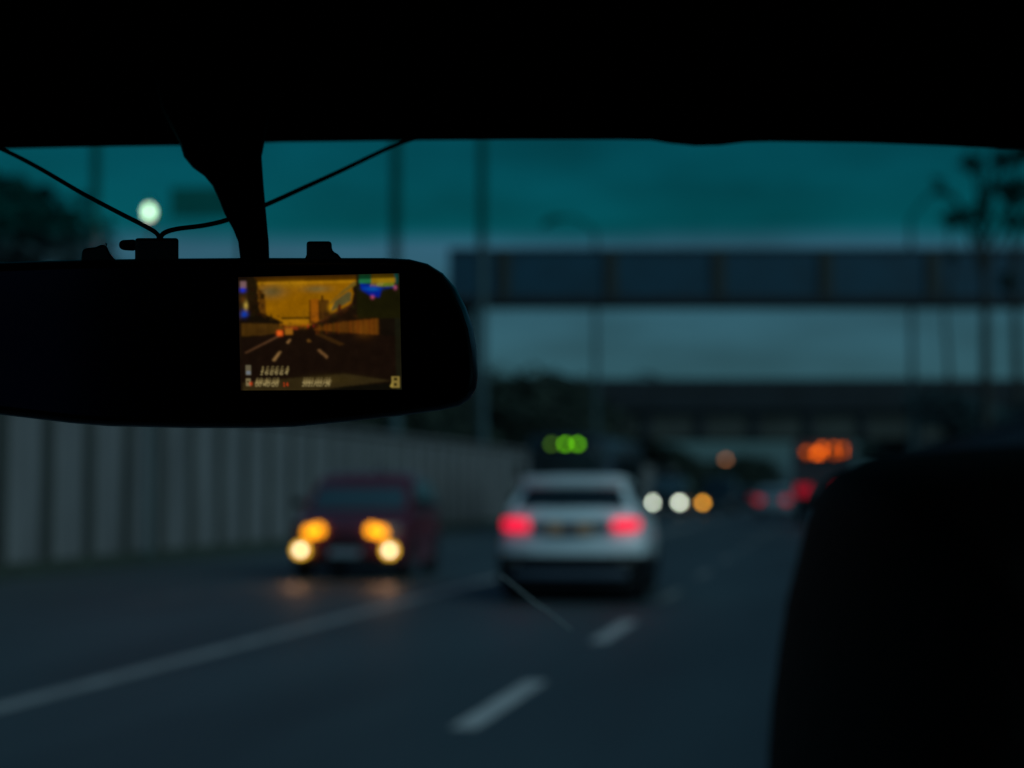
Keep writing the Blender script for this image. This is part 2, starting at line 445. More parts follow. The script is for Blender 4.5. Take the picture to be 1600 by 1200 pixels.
# right-hand verge trees: thin trunks, scattered clumps
def pxc(px, py, D, loc, r, fl=.8):
    q = WP(px, py, D); return (q.x-loc[0], q.y-loc[1], q.z, r, fl)
D = 62
l1 = (lat(1540, D), D, 0)
cc = [pxc(1520,256,D,l1,.42), pxc(1496,338,D,l1,.34), pxc(1530,334,D,l1,.42), pxc(1468,290,D,l1,.22,2.0), pxc(1568,250,D,l1,.45), pxc(1590,300,D,l1,.6), pxc(1556,292,D,l1,.3), pxc(1580,345,D,l1,.35)]
def bare_tree(loc, H, label, seed, clumps, r0, n):
    rnd = random.Random(seed)
    t = thing('bare_tree', loc, label, 'tree', 'thin trees beside the road past the headrest')
    tr = MB(); tr.tube([(rnd.uniform(-.1,.1),0,H*s) for s in (0,.2,.4,.6,.8,1)], [r0, r0*.9, r0*.8, r0*.6, r0*.4, r0*.12], 8)
    for (x, y, z, r, fl) in clumps:
        tr.tube([Vector((0,0,max(1,z-1.6-abs(x)*.4))), Vector((x*.6,y*.6,z-.5)), Vector((x,y,z))], [r0*.4, r0*.3, r0*.15], 6)
    tr.build('trunk', M['bark'], t, smooth=True)
    V, Fc = leafcloud(clumps, n, .13, seed)
    mesh_obj('crown', V, Fc, M['leafb'], t)
    return t
bare_tree(l1, 13.6, 'thin tall tree with scattered leaf clumps, crossing both bridges past the headrest', 5, cc, .20, 800)
l2 = (lat(1592, D+4), D+4, 0)
bare_tree(l2, 14.2, 'thin tree with few leaf clumps at the far right edge of the windscreen', 6, [pxc(x_,py,D+4,l2,.4,.9) for x_,py in ((1600,240),(1580,300),(1612,345),(1575,440))] , .17, 700)
l3 = (lat(1484, D+8), D+8, 0)
bare_tree(l3, 9.7, 'short leaning tree between the curved street lamp and the taller trees', 8, [pxc(1488,345,D+8,l3,.4,.8), pxc(1494,400,D+8,l3,.3,.8), pxc(1470,640,D+8,l3,1.3,.6), pxc(1520,650,D+8,l3,1.3,.6)], .15, 1500)
GB = 'bushes on top of the right roadside wall'
bs = None
for i, (D, X, H) in enumerate(((42, 6.3, 4.3), (52, 6.6, 4.4), (64, 6.8, 4.3), (78, 6.6, 4.6), (95, 6.6, 4.9))):
    if bs is None:
        bs = tree('bush', (X, D, 0), H, 3.6, 'dark bush behind the wall past the headrest', 41, GB, M['leafb'], 3500, .15, base=.1)
    else:
        c = copy_tree(bs); c.location = (X, D, 0); c.rotation_euler = (0,0,i*1.7); c.scale = (1.05, 1.1, H/4.3)

# ------------------------------------------------------------------ vehicles
def wheel(parent, x, y, r=.34, wd=.22):
    sg = 1 if x > 0 else -1
    t = MB(); rings = []
    for (dx, rr) in ((-wd/2, r*.62), (-wd/2, r*.9), (-wd*.38, r), (wd*.38, r), (wd/2, r*.9), (wd/2, r*.62), (0, r*.6)):
        rings.append([Vector((x+dx, y+rr*math.cos(2*math.pi*k/24), r+rr*math.sin(2*math.pi*k/24))) for k in range(24)])
    t.loft(rings + [rings[0]], cap=False)
    wo_ = t.build('wheel', M['tyre'], parent, smooth=True)
    rm = MB(); rm.cyl((x+sg*wd*.30, y, r), (1,0,0), r*.61, .04, 24)
    rm.cyl((x+sg*wd*.36, y, r), (1,0,0), r*.16, .05, 12)
    for k in range(5):
        a = 2*math.pi*k/5
        c, s = math.cos(a), math.sin(a); u = Vector((0, c, s)); v = Vector((0,-s,c))
        o0 = Vector((x+sg*wd*.33, y, r)); hw = r*.09
        P = []
        for dx in (0, sg*.04):
            P += [o0+Vector((dx,0,0))+u*r*.12-v*hw, o0+Vector((dx,0,0))+u*r*.6-v*hw*.8, o0+Vector((dx,0,0))+u*r*.6+v*hw*.8, o0+Vector((dx,0,0))+u*r*.12+v*hw]
        rm.add(P, [(0,1,2,3),(4,7,6,5),(0,4,5,1),(1,5,6,2),(2,6,7,3),(3,7,4,0)])
    rm.build('rim', M['rim'], wo_)
    return wo_

def car(name, label, cat, loc, rz, L, W, H, belt, paint, prof, gh, glassm, wb=2.6, rw=.34, tumble=.16, group=None, wtop=.92, taper=.05, zb=.24):
    """prof: upper body outline (y,z) from rear bottom to front bottom; gh: greenhouse (rear base y, rear roof y, front roof y, windscreen base y)."""
    t = thing(name, loc, label, cat, group, rz)
    hw = W/2
    def arch(yc):
        return [(yc + (rw+.06)*math.cos(a), max(zb, rw + (rw+.06)*math.sin(a))) for a in [math.radians(d) for d in range(-15, 196, 15)]]
    low = arch(wb/2+.02) + arch(-wb/2+.02)
    outline = prof + low
    n = len(outline)
    st = [-1, -.985, -.93, -.78, -.5, 0, .5, .78, .93, .985, 1]
    rings = []
    for s in st:
        a = abs(s); ring = []
        for (y, z) in outline:
            endf = max(0, (abs(y) - (L/2-.75))/.75)
            yy = y - math.copysign(1, y) * (.20*a**3) * endf
            zz = z - (.05*a**4 if z > belt-.2 else 0)
            edge = (.035 if a == 1 else (.012 if a > .98 else 0))
            yy *= (1 - edge/ (L/2)); zz = zz - edge*.5 if z > belt-.25 else zz
            xx = s*hw*(1 - taper*max(0, (z-.75)) - .03*max(0, .5-z)) * (1 - .05*endf)
            ring.append(Vector((xx, yy, zz)))
        rings.append(ring)
    b = MB(); b.loft(rings); b.build('body', paint, t, smooth=True, angle=32)
    # greenhouse
    r0, r1, f1, f0 = gh
    def xs(s, z):
        return s * (hw*(.98 - taper*.5) - tumble*(z-belt)/(H-belt)*1.0)
    def P(s, y, z): return Vector((xs(s, z), y - math.copysign(1,y-(r1+f1)/2)*.12*abs(s)**2.5*(1 if z > belt-.1 else 0), z))
    gp = [(r0, belt-.03), (r1-.02, H-.10), (r1+.22, H-.03), ((r1+f1)/2, H), (f1-.25, H-.02), (f1, H-.075), (f0, belt-.03)]
    rings = [[P(s, y, z - (.03*abs(s)**4 if z > H-.2 else 0)) for (y, z) in gp] for s in (-1,-.94,-.7,-.35,0,.35,.7,.94,1)]
    b = MB(); b.loft(rings); b.build('roof', paint, t, smooth=True, angle=40)
    def strip(name, ya, za, yb, zb_, inset, m, off):
        b = MB(); rr = []
        d = Vector((0, yb-ya, zb_-za)).normalized(); nrm = Vector((0, -d.z, d.y)) if ya < 0 else Vector((0, d.z, -d.y))
        if ya < 0: nrm = Vector((0, -abs(d.z), abs(d.y)))
        else: nrm = Vector((0, abs(d.z), abs(d.y)))
        for o in (off, -.01):
            rr.append([P(s, ya, za) + nrm*o for s in [(-1+2*i/8)*inset for i in range(9)]] + [P(s, yb, zb_) + nrm*o for s in [(1-2*i/8)*inset for i in range(9)]])
        v = rr[0] + rr[1]; k = 9; f = []
        for base in (0, 18):
            for i in range(8):
                f.append((base+i, base+i+1, base+17-i-1, base+17-i))
        for i in range(18): f.append((i, (i+1) % 18, 18+(i+1) % 18, 18+i))
        b.add(v, f); return b.build(name, m, t, smooth=True)
    def lerp(a, b_, s): return a + (b_-a)*s
    strip('rear_window', lerp(r0, r1-.02, .08), lerp(belt-.03, H-.10, .08), lerp(r0, r1-.02, .86), lerp(belt-.03, H-.10, .86), .86, glassm, .012)
    strip('windscreen', lerp(f0, f1, .06), lerp(belt-.03, H-.075, .06), lerp(f0, f1, wtop), lerp(belt-.03, H-.075, wtop), .88, glassm, .012)
    zl, zh = belt+.03, H-.14
    def gy(a, b_, z, za, zb_): return a + (b_-a)*(z-za)/(zb_-za)
    mid = (r1+f1)/2 - .05
    for sg in (-1, 1):
        for (ylo0, ylo1, yhi0, yhi1) in ((gy(r0, r1, zl, belt, H-.1)+.16, mid-.05, gy(r0, r1, zh, belt, H-.1)+.12, mid-.05),
                                        (mid+.05, gy(f0, f1, zl, belt, H-.075)-.2, mid+.05, gy(f0, f1, zh, belt, H-.075)-.12)):
            v = []
            for o in (.012, -.01):
                for (y, z) in ((ylo0, zl), (ylo1, zl), (yhi1, zh), (yhi0, zh)):
                    p = P(sg, y, z); v.append(p + Vector((sg*(o + .014), 0, .002)))
            b = MB(); b.add(v, [(0,1,2,3),(4,7,6,5),(0,4,5,1),(1,5,6,2),(2,6,7,3),(3,7,4,0)]); b.build('side_window', M['glass'], t)
        # wing mirror
        b = MB(); x = sg*(hw+.03); y = f0-.35; z = belt+.03
        b.add([(x-sg*.06,y-.05,z),(x+sg*.17,y-.08,z+.01),(x+sg*.17,y-.08,z+.15),(x-sg*.04,y-.05,z+.14),
               (x-sg*.06,y+.08,z+.02),(x+sg*.13,y+.05,z+.03),(x+sg*.13,y+.05,z+.12),(x-sg*.04,y+.08,z+.12)],
              [(0,1,2,3),(4,7,6,5),(0,4,5,1),(1,5,6,2),(2,6,7,3),(3,7,4,0)]); b.build('wing_mirror', M['plastic'], t, bevel=.02)
        for yd in (mid-.55, mid+.5):
            b = MB(); xx = sg*hw*.985; b.box(min(xx, xx+sg*.03), max(xx, xx+sg*.03), yd, yd+.18, belt-.22, belt-.19); b.build('door_handle', paint, t)
        for y in (-wb/2+.02, wb/2+.02): wheel(t, sg*(hw-.13), y, rw)
    b = MB(); b.box(-hw*.8, hw*.8, -L/2+.45, L/2-.45, .2, .3); b.build('underbody', M['plastic'], t)
    return t

def lens(name, parent, x0, x1, y, z0, z1, m, d=.05, sg=-1, bev=.02, curve=.0):
    """a lamp or trim block on the front (sg=1) or rear (sg=-1) face; curve bends its outer end back"""
    n = 7; v = []; f = []
    xo = x1 if abs(x1) > abs(x0) else x0
    for i in range(n):
        x = x0 + (x1-x0)*i/(n-1)
        back = curve * (abs(x)/max(.01, abs(xo)))**3
        yf = y - sg*back
        v += [(x, yf, z0), (x, yf, z1), (x, yf-sg*d, z1), (x, yf-sg*d, z0)]
    for i in range(n-1):
        for k in range(4):
            f.append((i*4+k, i*4+(k+1) % 4, (i+1)*4+(k+1) % 4, (i+1)*4+k))
    f += [(3,2,1,0), tuple((n-1)*4+k for k in range(4))]
    return mesh_obj(name, v, f, m, parent, bevel=bev)

RT = emis('tail_red', (1.0, .008, .05), 1.25)
RD = emis('tail_red_dim', (1.0, .02, .06), .10)

# white car ahead
L, W, H, belt = 4.5, 1.90, 1.62, 1.19
prof = [(-L/2+.28,.50),(-L/2+.04,.52),(-L/2,.58),(-L/2+.02,.72),(-L/2+.06,.86),(-L/2+.12,1.08),(-L/2+.22,1.20),
        (-1.2,belt),(0,belt-.02),(1.05,belt-.06),(1.6,1.08),(2.05,.98),(L/2-.08,.82),(L/2,.66),(L/2-.03,.54),(L/2-.18,.50)]
wc = car('white_car', 'white high-backed car with glowing red tail lamps, driving ahead in the next lane', 'car', (-3.45, 22.3+L/2, 0), R(3.4),
         L, W, H, belt, M['white'], prof, (-L/2+.22, -L/2+.62, .55, 1.35), M['glass'], wb=2.65, rw=.38, tumble=.22, taper=.24, zb=.50)
yb = -L/2
for sg in (-1, 1):
    tl = lens('tail_light', wc, sg*.54, sg*.87, yb-.005, .92, 1.06, RT, .12, -1, .03, .17)
    lens('reflector', wc, sg*.62, sg*.78, yb-.012, .50, .54, M['dimlamp'], .05, -1, .006, .05)
lens('spoiler', wc, -.66, .66, yb+.46, 1.45, 1.595, M['white'], .34, -1, .03, .08)  # spoiler; its white slab also stands for sky reflected in the upper glass
lens('lower_bumper', wc, -.86, .86, yb-.06, .20, .605, M['plastic'], .26, -1, .04, .17)
lens('bumper_trim', wc, -.72, .72, yb-.085, .32, .42, M['silver'], .05, -1, .015, .08)
lens('tailgate_recess', wc, -.50, .50, yb+.02, .90, 1.03, M['grey'], .05, -1, .01, .02)
lens('number_plate', wc, -.28, .28, yb-.002, .87, 1.01, M['yplate'], .03, -1, .004, 0)
lens('emblem', wc, -.08, .08, yb-.012, .86, 1.02, M['silver'], .03, -1, .01, 0)
for sg in (-1, 1):
    b = MB(); b.box(min(sg*.84, sg*.93), max(sg*.84, sg*.95), -L/2+.15, L/2-.3, .20, .60); cs = b.build('side_cladding', M['plastic'], wc, bevel=.03)
b = MB(); b.box(-.84, .84, -L/2+.10, L/2-.6, .07, .24); b.build('under_car_shade', M['plastic'], wc, bevel=.02)  # low black box standing in for the shadow beneath the car
lens('rear_wiper', wc, -.25, .12, yb+.20, 1.22, 1.24, M['plastic'], .03, -1, .005, 0)

# dark red car coming towards us
L, W, H, belt = 3.8, 1.88, 1.70, 1.10
prof = [(-L/2+.25,.26),(-L/2+.03,.36),(-L/2,.6),(-L/2+.04,.9),(-L/2+.12,1.06),
        (-1.2,belt+.03),(0,belt),(1.15,belt-.02),(1.5,1.0),(1.85,.90),(L/2-.04,.76),(L/2,.58),(L/2-.02,.38),(L/2-.16,.26)]
rc = car('red_car', 'dark red car coming towards us with two orange and two bright yellow lamps', 'car', (-7.70, 27.2+L/2, 0), math.pi + R(3.0),
         L, W, H, belt, M['red'], prof, (-L/2+.14, -L/2+.55, .45, 1.12), M['rglass'], wb=2.4, rw=.32, wtop=.70)
yf = L/2
HO = emis('halogen_orange', (1.0, .34, .006), 3.1)
HY = emis('lamp_yellow', (1.0, .54, .04), 2.3); HC = emis('lamp_core', (1.0, .82, .60), 5.5)
for sg in (-1, 1):
    hl = lens('headlight', rc, sg*.38, sg*.80, yf-.01, .68, .86, M['dimlamp'], .12, 1, .03, .16)
    b = MB(); b.cyl((sg*.43, yf+.002, .79), (0,1,0), .088, .04, 18); b.cyl((sg*.57, yf-.012, .755), (0,1,0), .088, .04, 18); b.build('bulb', HO, hl)
    fg = MB(); fg.cyl((sg*.71, yf+.0, .475), (0,1,0), .105, .10, 20); fo = fg.build('fog_lamp', HY, rc)
    b = MB(); b.cyl((sg*.71-.01, yf+.055, .475), (0,1,0), .05, .02, 14); b.build('bulb', HC, fo)
    # the pool of light the lamp throws on the road
    sp = bpy.data.lights.new('fog_beam', 'SPOT'); so = bpy.data.objects.new('fog_beam', sp); COL.objects.link(so); so.parent = rc
    so.location = (sg*.71, yf+.14, .46); sp.energy = 11*K; sp.color = (1.0, .46, .22); sp.spot_size = R(44); sp.spot_blend = .9; sp.shadow_soft_size = .05
    so.rotation_euler = Vector((0, -3.4, .80)).to_track_quat('Z', 'Y').to_euler()
lens('grille', rc, -.32, .32, yf+.012, .55, .68, M['plastic'], .05, 1, .015, .02)
lens('lower_bumper', rc, -.80, .80, yf+.01, .2, .34, M['plastic'], .16, 1, .03, .13)
lens('number_plate', rc, -.25, .25, yf+.032, .38, .49, M['plate'], .02, 1, .004, 0)
b = MB(); b.box(-.02,.02,-.9,-.7,H-.02,H+.13); b.build('aerial', M['plastic'], rc)

# small dark blue car with one amber lamp, and dark van with two white headlights
def van(name, label, loc, paint, glassm, H=2.0, W=1.9):
    L, belt = 4.9, 1.15
    prof = [(-L/2+.15,.28),(-L/2,.4),(-L/2,.9),(-L/2+.02,1.14),(-1,belt),(1,belt),(1.7,1.08),(2.2,.98),(L/2-.03,.82),(L/2,.6),(L/2-.02,.4),(L/2-.15,.28)]
    return car(name, label, 'van', loc, math.pi, L, W, H, belt, paint, prof, (-L/2+.03, -L/2+.12, 1.05, 1.85), glassm, wb=2.9, rw=.34, tumble=.12)
v1 = van('van', 'dark van coming towards us with two round white headlights lit', (lat(1041, 96), 98.5, 0), M['navy'], M['rglass'], 2.05)
v2 = van('van', 'dark blue van with a single amber lamp lit, beside the white headlights', (lat(1121, 101), 103.5, 0), M['navy'], M['glass'], 2.0)
HW = emis('headlamp_white', (.90, 1.0, .80), 7.0)
HA = emis('lamp_amber', (1.0, .42, .04), 7.5)
yf = 4.9/2
for sg in (-1, 1):
    hl = lens('headlight', v1, sg*.5, sg*.88, yf, .58, .78, M['dimlamp'], .14, 1, .03, .14)
    b = MB(); b.cyl((sg*.70, yf+.0, .66), (0,1,0), .15, .06, 18); b.build('bulb', HW, hl)
    hl = lens('headlight', v2, sg*.5, sg*.88, yf, .58, .78, M['dimlamp'], .14, 1, .03, .14)
    if sg == 1:
        b = MB(); b.cyl((sg*.84, yf+.0, .60), (0,1,0), .13, .06, 18); b.build('bulb', HA, hl)
for v in (v1, v2):
    lens('grille', v, -.42, .42, yf+.01, .5, .7, M['plastic'], .05, 1, .02, .02)
    lens('number_plate', v, -.25, .25, yf+.02, .36, .46, M['plate'], .02, 1, .004, 0)

# bus behind the white car
def bus():
    D = 55; xr = lat(948, D); xl = lat(822, D); W = 2.45; xc = (xr+xl)/2
    L, H = 10.8, 3.12
    t = thing('bus', (xc, D+L/2, 0), 'big dark bus coming towards us with a green lit sign, behind the white car', 'bus', None, math.pi)
    b = MB(); st = []
    for s in (-1, -.96, -.8, 0, .8, .96, 1):
        a = abs(s); i = .06*(a == 1)
        c = .18*a**4
        st.append([Vector((s*W/2, y, z)) for (y, z) in ((-L/2+i,.35+i), (-L/2+i,H-.2-c*.6), (-L/2+.2,H-c*.6-i), (L/2-.35-c,H-c*.6-i), (L/2-c-i,H-.3-c*.5), (L/2+.03-c-i,1.1), (L/2-c-i,.35+i))])
    b.loft(st); b.build('body', M['buspaint'], t, smooth=True)
    lens('windscreen', t, -1.12, 1.12, L/2+.05, 1.15, 2.55, M['glass'], .06, 1, .04, .17)
    b = MB(); b.box(-W/2-.03, -W/2-.018, .2, 2.3, 1.3, 2.75) if False else b.box(W/2+.018, W/2+.03, .2, 2.3, 1.3, 2.75); b.build('pale_side_panel', M['paleblue'], t)  # plain pale panel added to the bus side
    sb = lens('destination_sign', t, -.95, .95, L/2-.0, 2.62, 2.92, M['plastic'], .1, 1, .02, .14)
    GL = emis('sign_green', (.20, .80, .001), 4.2)
    GD = emis('sign_green_dim', (.22, .55, .03), 1.5)
    for x, r, m in ((-.36, .07, GL), (.03, .07, GL), (.46, .07, GD)):
        b = MB(); b.cyl((x, L/2+.0, 2.80), (0,1,0), r, .03, 14); b.build('green_lamp', m, sb)
    for sg in (-1, 1):
        for k in range(5):
            y0 = -L/2+.5 + k*1.9
            x = sg*(W/2)
            b = MB(); b.box(min(x, x+sg*.015), max(x, x+sg*.015), y0, y0+1.7, 1.45, 2.45); b.build('side_window', M['glass'], t)
        if sg == -1:
            pass
        lens('headlight', t, sg*.75, sg*1.12, L/2+.03, .62, .82, M['dimlamp'], .1, 1, .03, .15)
        for y in (-L/2+2.4, L/2-2.5): wheel(t, sg*(W/2-.14), y, .48, .28)
        b = MB(); b.tube([(sg*(W/2-.02), L/2-.2, 2.5),(sg*(W/2+.22), L/2+.2, 2.45),(sg*(W/2+.22), L/2+.2, 2.2)], .02, 6)
        b.box(sg*(W/2+.22)-.1, sg*(W/2+.22)+.1, L/2+.14, L/2+.22, 1.75, 2.2); b.build('wing_mirror', M['silver'] if sg < 0 else M['plastic'], t)
    lens('bumper', t, -1.15, 1.15, L/2+.06, .3, .58, M['plastic'], .14, 1, .04, .17)
bus()

# car with dim red tail lamps further on
L, W, H, belt = 4.4, 1.8, 1.5, 1.0
prof = [(-L/2+.2,.26),(-L/2+.02,.4),(-L/2,.7),(-L/2+.04,.95),(-1.6,belt+.02),(0,belt),(1.1,belt-.03),(1.7,.92),(L/2-.06,.76),(L/2,.55),(L/2-.02,.36),(L/2-.16,.26)]
ca = car('saloon_car', 'pale blue car with two dim red tail lamps, far ahead of the white car', 'car', (lat(1207, 92), 92+L/2, 0), 0, L, W, H, belt, M['paleblue'], prof, (-L/2+.5, -L/2+1.05, .4, 1.2), M['rglass'], wb=2.6)
for sg in (-1, 1): lens('tail_light', ca, sg*.48, sg*.88, -L/2, .68, .95, emis('tail_dim', (1.0, .03, .06), .42), .12, -1, .03, .1)
lens('number_plate', ca, -.25, .25, -L/2-.01, .6, .7, M['plate'], .02, -1, .004, 0)
# farther car next to it
cb = car('saloon_car', 'farthest dark car with brownish lamps, between the amber lamp and the pale blue car', 'car', (lat(1160, 118), 118+L/2, 0), 0, L, W, H, belt, M['navy'], prof, (-L/2+.5, -L/2+1.05, .4, 1.2), M['glass'], wb=2.6)
for sg in (-1, 1): lens('tail_light', cb, sg*.45, sg*.88, -L/2, .70, .92, emis('tail_brown', (1.0, .10, .07), .12), .12, -1, .03, .1)

# recovery truck with amber light bar
def truck():
    D = 70; xc = lat(1286, D)
    t = thing('truck', (xc, D+3.2, 0), 'tall dusty dark truck with orange beacons across its back, beside the headrest', 'truck')
    L = 6.4
    b = MB(); b.box(-1.13, 1.13, -L/2, 1.3, .95, 3.22); b.build('cargo_box', M['dusty'], t, bevel=.05)
    st = []
    for s in (-1, -.9, .9, 1):
        i = .05*(abs(s) == 1)
        st.append([Vector((s*1.05, y, z)) for (y, z) in ((1.4,.55+i),(1.4,2.45-i),(2.5,2.45-i),(3.0,1.5),(3.15-i,1.35),(3.2-i,.55+i))])
    b = MB(); b.loft(st); b.build('cab', M['dusty'], t, bevel=.03)
    b = MB(); b.box(-.85, .85, -L/2+.1, 3.0, .62, .88); b.build('chassis', M['plastic'], t)
    lens('windscreen', t, -.9, .9, 2.84, 1.55, 2.3, M['glass'], .1, 1, .02, .05)
    for sg in (-1, 1):
        lens('tail_light', t, sg*.42, sg*1.05, -L/2-.02, 1.15, 1.55, emis('truck_tail', (1.0, .01, .045), .28), .06, -1, .02, .01)
        for y in (-1.9, 2.0): wheel(t, sg*.92, y, .42, .26)
    bar = MB(); bar.box(-.95, 1.1, -L/2-.10, -L/2-.003, 2.56, 2.66); bo = bar.build('light_bar', M['plastic'], t)
    for x, z, r, s in ((-.62,2.84,.09,2.4),(-.22,2.76,.10,6.0),(-.02,2.98,.08,5.0),(.44,3.0,.07,3.4),(.78,2.98,.07,3.0)):
        b = MB(); b.cyl((x, -L/2-.12, z), (0,0,1), r, r*1.5, 14); b.cyl((x, -L/2-.06, (2.66+z)/2), (0,0,1), .03, max(.02, z-2.66), 8)
        b.build('beacon', emis('beacon_orange', (1.0, .14, .002), s*.72), bo)
    b = MB(); b.box(-1.05, 1.05, -L/2-.05, -L/2+.1, .5, .66); b.build('bumper', M['plastic'], t)
truck()

# ------------------------------------------------------------------ our car: cabin shell, windscreen
cb_ = thing('car_cabin', (-.35, 0, 0), 'black roof lining and windscreen of the car the camera sits in', 'car interior')
O = Vector((-.35, 0, 0))
edge = [(-1700,290),(-900,250),(-500,240),(-200,237),(0,232),(140,229),(280,227),(415,222),(500,221),(640,219),(800,218),(960,218),(1010,219),(1040,224),(1080,228),(1120,227),(1160,222),(1200,221),(1350,223),(1480,228),(1600,234),(1800,246),(2300,300)]
TH = 1.06
rings = []
for (px, py) in edge:
    p = CP(px, py, TH)
    ring = []
    for (dy, dz) in ((.06,.016),(.03,.0056),(-.004,.0005),(-.02,.012),(-.10,.045),(-.45,.075),(-1.6,.06),(-1.6,.11),(-.3,.115),(.1,.05)):
        ring.append(Vector((p.x, p.y+dy, max(p.z, 1.60 if dy < -.3 else 0)+dz)))
    rings.append(ring)
b = MB(); b.loft(rings); b.build('headliner', M['liner'], cb_, origin=O, smooth=True, angle=60)
def zh(y):  # windscreen slope
    return 0
# windscreen: clear pane and tinted band
A0 = CP(800, 218, TH)
def WS(px, s, off=0.0):          # s = 0 at the header, 1 at the cowl
    pt = CP(px, 214, TH+.02)
    return Vector((pt.x + 0*s, pt.y + s*1.05 + off*.55, pt.z - s*.68 + off*.83))
xsn = [-1700 + i*160 for i in range(26)]
def pane(name, s0, s1, m, ns, off=0.0):
    n = len(xsn); v = []; f = []
    for th in (0, .005):
        for j in range(ns+1):
            for px in xsn: v.append(WS(px, s0+(s1-s0)*j/ns, th+off))
    N = n*(ns+1)
    for base in (0, N):
        for j in range(ns):
            for i in range(n-1):
                q = (base+j*n+i, base+j*n+i+1, base+(j+1)*n+i+1, base+(j+1)*n+i)
                f.append(q if base else q[::-1])
    return mesh_obj(name, [p-O for p in v], f, m, cb_, smooth=True)
gm = bpy.data.materials.new('clear_glass'); gm.use_nodes = True; nt = gm.node_tree
for n_ in list(nt.nodes): nt.nodes.remove(n_)
tb = nt.nodes.new('ShaderNodeBsdfTransparent'); tb.inputs[0].default_value = (.985, .99, .99, 1)
oo = nt.nodes.new('ShaderNodeOutputMaterial'); nt.links.new(tb.outputs[0], oo.inputs['Surface'])
tm = bpy.data.materials.new('tinted_glass'); tm.use_nodes = True; nt = tm.node_tree
for n_ in list(nt.nodes): nt.nodes.remove(n_)
tb = nt.nodes.new('ShaderNodeBsdfTransparent'); oo = nt.nodes.new('ShaderNodeOutputMaterial')
tcn = nt.nodes.new('ShaderNodeTexCoord'); sx = nt.nodes.new('ShaderNodeSeparateXYZ'); mr = nt.nodes.new('ShaderNodeMapRange')
nt.links.new(tcn.outputs['Object'], sx.inputs[0]); bn = nt.nodes.new('ShaderNodeTexNoise'); bn.inputs['Scale'].default_value = 7; bn.inputs['Detail'].default_value = 2
nt.links.new(tcn.outputs['Object'], bn.inputs['Vector'])
b1 = nt.nodes.new('ShaderNodeMath'); b1.operation = 'MULTIPLY_ADD'; b1.inputs[1].default_value = .012; b1.inputs[2].default_value = -.006
nt.links.new(bn.outputs['Fac'], b1.inputs[0]); b2 = nt.nodes.new('ShaderNodeMath'); b2.operation = 'ADD'
nt.links.new(sx.outputs['Z'], b2.inputs[0]); nt.links.new(b1.outputs[0], b2.inputs[1]); nt.links.new(b2.outputs[0], mr.inputs['Value'])
mr.interpolation_type = 'SMOOTHSTEP'
rp = nt.nodes.new('ShaderNodeMix'); rp.data_type = 'RGBA'
rp.inputs[6].default_value = (1, 1, 1, 1); rp.inputs[7].default_value = (.20, .86, .77, 1)   # per face; two faces
nt.links.new(mr.outputs[0], rp.inputs[0]); nt.links.new(rp.outputs[2], tb.inputs[0]); nt.links.new(tb.outputs[0], oo.inputs['Surface'])
# where does the sight line of row 352 meet the glass?
def glass_s(py):
    lo, hi = 0.0, 1.0
    inv = CM.inverted()
    for _ in range(40):
        m_ = (lo+hi)/2; c = inv @ WS(800, m_)
        y = 600 - c.y / -c.z * F
        if y < py: lo = m_
        else: hi = m_
    return lo
sA, sB, sC = glass_s(338), glass_s(392), glass_s(396)
mr.inputs['From Min'].default_value = WS(800, sB).z; mr.inputs['From Max'].default_value = WS(800, sA).z
bandp = pane('tinted_band', -.02, sC, tm, 4)
bandp['label'] = 'teal sun-shade strip along the top of the windscreen'
pane('windscreen', sC, 1.0, gm, 6)
# scratch on the glass
pts = []
inv = CM.inverted()
for i in range(9):
    px = 785 + i*13.5; py = 903 + i*11 - (3 if i > 4 else 0)
    s = glass_s(py); pt = WS(px, s)
    c = inv @ pt; t_ = -c.z
    pts.append(CP(px, py, t_) + Vector((0,-.004,.002)))
b = MB(); b.tube(pts, .0010, 5); b.build('scratch', mat('scratch_grey', (.40,.46,.48), .6), cb_, origin=O)
# dash, doors, pillars, rear
xl, xr = -1.12, .62
b = MB(); b.loft([[Vector((x, y, z)) for (y, z) in ((.95,.55),(.95,.86),(1.05,.93),(1.6,.95),(2.15,.97),(2.15,.5))] for x in (xl, -.35, xr)]); b.build('dashboard', M['plastic'], cb_, origin=O, bevel=.02)
for x, sg in ((xl, -1), (xr, 1)):
    b = MB(); b.box(min(x, x+sg*.06), max(x, x+sg*.06), -1.3, 2.1, .3, 1.0); b.build('door', M['liner'], cb_, origin=O)
    b = MB(); b.tube([(x, 2.05, .98), (x, 1.05, 1.66)], .045, 8); b.build('front_pillar', M['liner'], cb_, origin=O)
    b = MB(); b.tube([(x, .05, 1.0), (x, -.05, 1.68)], .05, 8); b.build('centre_pillar', M['liner'], cb_, origin=O)
b = MB(); b.box(xl, xr, -1.42, -1.32, .3, 1.15); b.box(xl, -.95, -1.42, -1.32, 1.153, 1.75); b.box(-.45, xr, -1.42, -1.32, 1.153, 1.75); b.build('rear_panel', M['liner'], cb_, origin=O)
b = MB(); b.box(xl, xr, -1.3, 2.1, .24, .30); b.build('cabin_floor', M['liner'], cb_, origin=O)

